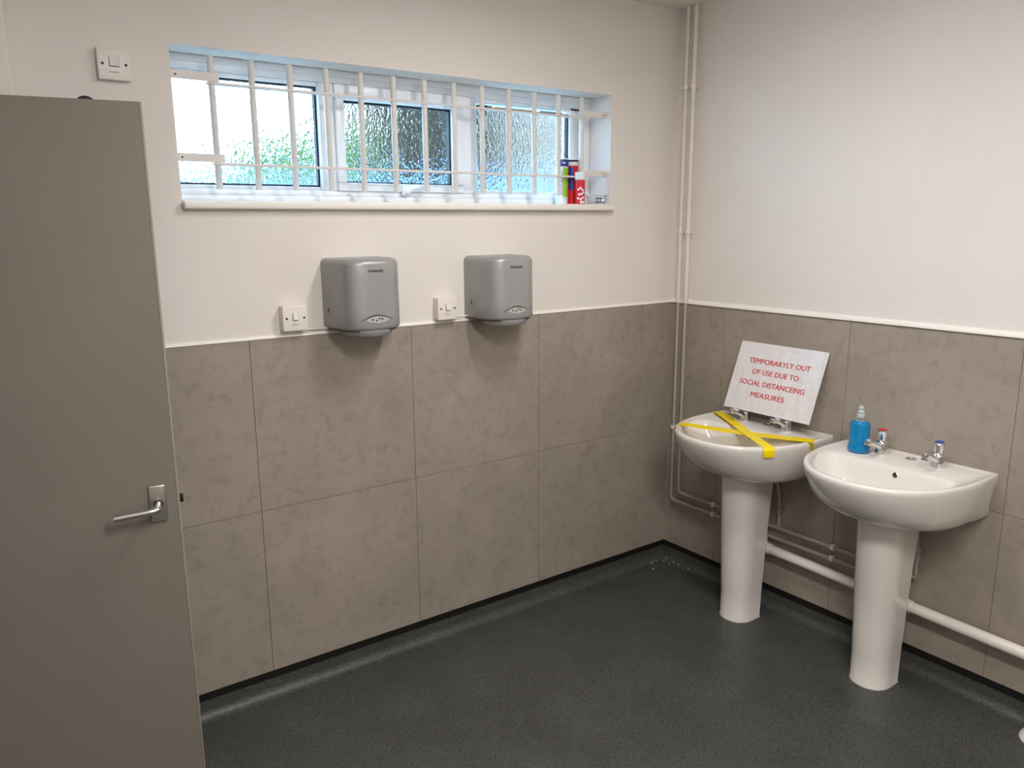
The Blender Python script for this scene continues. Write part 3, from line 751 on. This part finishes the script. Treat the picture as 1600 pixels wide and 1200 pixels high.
# ------------------------------------------------------------------ pipes
def pclip(parent, p, axis, r, wall=(1, 0, 0)):
    p = Vector(p); bm = bmesh.new(); ax = Vector(axis)
    lathe(bm, p-ax*0.008, ax, [(r+0.0005, 0), (r+0.005, 0.001), (r+0.005, 0.015), (r+0.0005, 0.016)], 16)
    c = obj('pipe_clip', bm, 'clip_white', parent)
    w = Vector(wall); side = ax.cross(w)
    q = p+w*(r+0.002); e = p+w*(-p.x-0.0075)
    lo = Vector((min(q.x, e.x), p.y-0.006, p.z-0.006)); hi = Vector((max(q.x, e.x), p.y+0.006, p.z+0.006))
    obj('clip_foot', B(lo, hi), 'clip_white', c, smooth=0)
XP = -0.030
for yv, r, zt, zh, lab, tb in [(-0.068, 0.0090, 2.5775, 0.338, 'thinner water pipe nearest the corner, white above the tiles and taupe below', 0.404),
                           (-0.113, 0.0105, 2.5775, 0.386, 'thicker water pipe of the corner pair, white above the tiles and taupe below', 0.60)]:
    t = thing('water_pipe', lab, 'pipe', (XP, yv, ZF), 'water pipes of the washbasins')
    bm = bmesh.new(); tube(bm, [(XP, yv, ZC-0.0005), (XP, yv, ZD+0.004)], r, 16); obj('upper_pipe', bm, 'pipe_white', t, smooth=60)
    bm = bmesh.new(); tube(bm, bend([(XP, yv, ZD+0.0035), (XP, yv, zh), (XP, -1.271 if r > 0.01 else -1.20, zh-0.002)], 0.022), 0.0078 if r > 0.01 else 0.0075, 14); obj('lower_pipe', bm, 'pipe_taupe', t, smooth=60)
    for z in (2.245, 1.622): pclip(t, (XP, yv, z), (0, 0, 1), r)
    for y in (-0.330, -0.935): pclip(t, (XP, y, zh), (0, 1, 0), 0.0078)
    if r < 0.01: pclip(t, (XP, yv, 0.703), (0, 0, 1), 0.009)
# tails rising to the taps
def tail(y, x1, z0, z1, lab):
    t = thing('tap_tail', lab, 'pipe', (XP, y, z0), 'tap tails under the washbasins')
    bm = bmesh.new(); tube(bm, bend([(XP-0.002, y, z0), (XP-0.002, y, z0+0.10), (-0.06, y, z0+0.20), (x1, y+0.003, z1)], 0.04), 0.0072, 12); obj('pipe_run', bm, 'pipe_taupe', t, smooth=60)
    bm = bmesh.new(); lathe(bm, (XP-0.002, y, z0+0.055), (0, 0, 1), [(0.009, 0), (0.0115, 0.002), (0.0115, 0.022), (0.0085, 0.024), (0.0085, 0.034), (0.011, 0.036), (0.011, 0.05), (0.008, 0.052)], 8); obj('isolating_valve', bm, 'satin_metal', t, smooth=20)
    bm = bmesh.new(); lathe(bm, (x1, y+0.003, z1-0.035), (0, 0, 1), [(0.010, 0), (0.014, 0.002), (0.014, 0.022), (0.010, 0.024)], 8); obj('union_nut', bm, 'satin_metal', t, smooth=20)
tail(YB1-0.070, -0.080, 0.397, 0.652, 'supply tail with valve behind the taped washbasin pedestal')
tail(YB2-0.048, -0.080, 0.397, 0.652, 'supply tail behind the free washbasin pedestal')
t = thing('waste_pipe', 'thick white waste pipe running low behind both washbasin pedestals', 'pipe', (-0.05, -1.3, 0.27))
zw = lambda y: 0.288+(y+0.65)*0.021
bm = bmesh.new(); tube(bm, [(-0.05, -0.60, zw(-0.60)), (-0.05, -3.3, zw(-3.3))], 0.0205, 20); obj('pipe_run', bm, 'waste_white', t, smooth=60)
for y in (-1.245, -0.63):
    bm = bmesh.new(); lathe(bm, (-0.05, y+0.02, zw(y)), (0, -1, 0.0), [(0.021, 0), (0.0255, 0.002), (0.0255, 0.034), (0.0235, 0.036), (0.0235, 0.05), (0.021, 0.052)], 22); obj('coupling', bm, 'waste_white', t)
    bm = bmesh.new(); tube(bm, bend([(-0.05, y+0.005, zw(y)+0.015), (-0.06, y+0.005, zw(y)+0.09), (-0.09, y+0.005, 0.5), (-0.15, y+0.02, 0.62)], 0.04), 0.018, 16); obj('branch', bm, 'waste_white', t, smooth=60)

# ------------------------------------------------------------------ crumbs on the floor in the corner
random.seed(11)
spots = [(-0.106, -0.024), (-0.112, -0.040), (-0.046, -0.050), (-0.022, -0.092), (-0.021, -0.188), (-0.037, -0.171), (-0.151, -0.081), (-0.020, -0.040), (-0.073, -0.027), (-0.109, -0.028), (-0.046, -0.088), (-0.024, -0.125)]
def cove_h(d):
    d = max(d-0.003, 0.0)
    return 0.0 if d >= 0.036 else 0.036-math.sqrt(max(0.036**2-(0.036-d)**2, 0))
proto = None
for i, (x, y) in enumerate(spots):
    if proto is None:
        bm = bmesh.new(); bmesh.ops.create_icosphere(bm, subdivisions=1, radius=0.0042)
        for v in bm.verts: v.co = Vector((v.co.x*random.uniform(.7, 1.2), v.co.y*random.uniform(.7, 1.2), (v.co.z+0.0042)*0.8))
        zmin = min(v.co.z for v in bm.verts)
        for v in bm.verts: v.co.z -= zmin
        proto = obj('plaster_crumb', bm, 'crumb', origin=(0, 0, 0)); o = proto
        tag(o, 'tiny white crumb scattered on the floor in the corner', 'crumb', 'white crumbs in the corner')
    else:
        o = proto.copy(); COL.objects.link(o)
    o.location = (x, y, ZF+0.0008+max(cove_h(-x), cove_h(-y))); s = random.uniform(0.55, 1.0); o.scale = (s, s, s); o.rotation_euler = (0, 0, random.uniform(0, 6))

# cream foot of a fitting that just enters at the right edge
t = thing('brush_holder', 'cream flared foot of a brush holder at the right edge of the floor', 'brush holder', (-0.080, -1.742, ZF))
obj('base', lathe(bmesh.new(), (-0.080, -1.742, ZF+0.0003), (0, 0, 1), [(0.060, 0), (0.062, 0.004), (0.060, 0.012), (0.048, 0.030), (0.040, 0.05), (0.038, 0.12), (0.037, 0.122)], 28), 'trim_white', t)
obj('handle', lathe(bmesh.new(), (-0.080, -1.742, ZF+0.1225), (0, 0, 1), [(0.012, 0), (0.010, 0.02), (0.009, 0.2), (0.012, 0.21), (0.004, 0.22)], 16), 'trim_white', t)

# ------------------------------------------------------------------ ceiling light and added fill light
lx, ly = LAMP_POS
def batten(lx, ly, label, LL=0.33, glow='lamp_glow'):
    t = thing('ceiling_light', label, 'light', (lx, ly, ZC-0.06), 'batten ceiling lights')
    obj('base', B((lx-0.070, ly-LL, ZC-0.0004), (lx+0.070, ly+LL, ZC-0.045), 0.004), 'lamp_base', t)
    bm = bmesh.new(); rings = []
    for y in (ly-LL+0.03, ly+LL-0.03):
        rings.append([Vector((lx+0.064*math.cos(PI*k/12), y, ZC-0.0455-0.008*math.sin(PI*k/12))) for k in range(13)])
    loft(bm, rings); obj('diffuser', bm, glow, t)
    for y0, y1 in ((ly-LL-0.004, ly-LL+0.0295), (ly+LL-0.0295, ly+LL+0.004)):
        obj('end_cap', B((lx-0.074, y0, ZC-0.0004), (lx+0.074, y1, ZC-0.056), 0.006), 'lamp_base', t)
batten(lx, ly, 'white batten light on the ceiling in front of the hand dryers')
batten(*FILL_POS, 'unseen fill light added on the ceiling above the camera end of the room', 0.62, 'fill_glow')  # unseen fill batten, added to brighten the door, floor and pedestal fronts

# ------------------------------------------------------------------ outside
struct('trim_5', B((-8, WT+0.001, -0.2), (10, 5.9, -0.17)), 'bounce_paving', 'unseen pale paving added outside to bounce light into the window recess', smooth=0)  # paving added out of view, throws sky light up onto the window soffit
struct('ground', B((-30, WT, -0.3), (40, 60, -0.2)), 'grass', 'grass outside the window', smooth=0)
f = thing('garden_fence', 'blue painted boarded fence outside, blurred low in the window glass', 'fence', (2.0, 6.0, -0.2))
proto = None
for k in range(54):
    x = -3.2+k*0.2
    if proto is None:
        proto = obj('fence_board', B((x, 6.0, -0.2), (x+0.19, 6.02, 2.17), 0.004, 1), 'fence_blue', f, smooth=0); x00 = x; l0 = proto.location.copy()
    else:
        o = proto.copy(); COL.objects.link(o); o.parent = f; o.location = l0+Vector((x-x00, 0, random.uniform(-0.02, 0.02)))
for z in (0.4, 1.7): obj('rail', B((-3.2, 6.021, z), (7.6, 6.07, z+0.08)), 'fence_blue', f, smooth=0)
def shrub(name, label, cx, cy, z0, zc, rx, rz, m, seed, n=520, leaf=0.11):
    rnd = random.Random(seed)
    t = thing(name, label, 'tree', (cx, cy, z0))
    bm = bmesh.new(); tube(bm, [(cx, cy, z0), (cx+0.03, cy, (z0+zc)/2), (cx, cy, zc)], 0.08, 8, rs=[0.09, 0.07, 0.04]); obj('trunk', bm, 'bark', t)
    bm = bmesh.new()
    for _ in range(n):
        a = rnd.uniform(0, 2*PI); ph = math.acos(rnd.uniform(-1, 1)); q = rnd.uniform(0.35, 1)**0.5
        c = Vector((cx+rx*q*math.sin(ph)*math.cos(a), cy+rx*0.7*q*math.sin(ph)*math.sin(a), zc+rz*q*math.cos(ph)))
        u = Vector((rnd.uniform(-1, 1), rnd.uniform(-1, 1), rnd.uniform(-1, 1))).normalized(); w = u.orthogonal().normalized(); s = leaf*rnd.uniform(.6, 1.3)
        vs4 = [bm.verts.new(c+u*s), bm.verts.new(c+w*s*0.5), bm.verts.new(c-u*s), bm.verts.new(c-w*s*0.5)]
        bm.faces.new(vs4)
    o = obj('foliage', bm, m, t, smooth=0); o['kind'] = 'stuff'
shrub('garden_shrub', 'light green shrub beyond the fence seen through the left pane', 0.72, 7.0, -0.2, 2.05, 0.80, 0.66, 'leaf_light', 3, 1100)
shrub('garden_shrub', 'pale green shrub beyond the fence behind the left mullion', 1.88, 8.0, -0.2, 2.2, 0.52, 0.85, 'leaf_light', 5, 900)
shrub('conifer_tree', 'dark evergreen tree seen blurred through the middle pane', 3.70, 8.4, -0.2, 3.4, 0.95, 3.2, 'leaf_dark', 7, 4200, 0.22)
h = thing('neighbouring_building', 'grey rendered building seen blurred through the right pane', 'building', (7.2, 10.5, -0.2))
obj('wall', B((4.0, 9.5, -0.2), (14, 13, 8.0)), 'render_grey', h, smooth=0)
bm = bmesh.new(); loft(bm, [[Vector((3.8, 9.3, 8.0)), Vector((3.8, 13.2, 8.0)), Vector((3.8, 11.25, 9.6))], [Vector((14.2, 9.3, 8.0)), Vector((14.2, 13.2, 8.0)), Vector((14.2, 11.25, 9.6))]]); obj('roof', bm, 'roof_dark', h, smooth=0)
for fl in (0.9, 3.6):
    for k in range(5):
        x = 4.7+k*1.75
        w_ = obj('window', B((x, 9.44, fl), (x+0.8, 9.5, fl+1.9)), 'upvc', h, smooth=0)
        obj('pane', B((x+0.06, 9.42, fl+0.06), (x+0.74, 9.4395, fl+1.84)), 'gasket', w_, smooth=0)
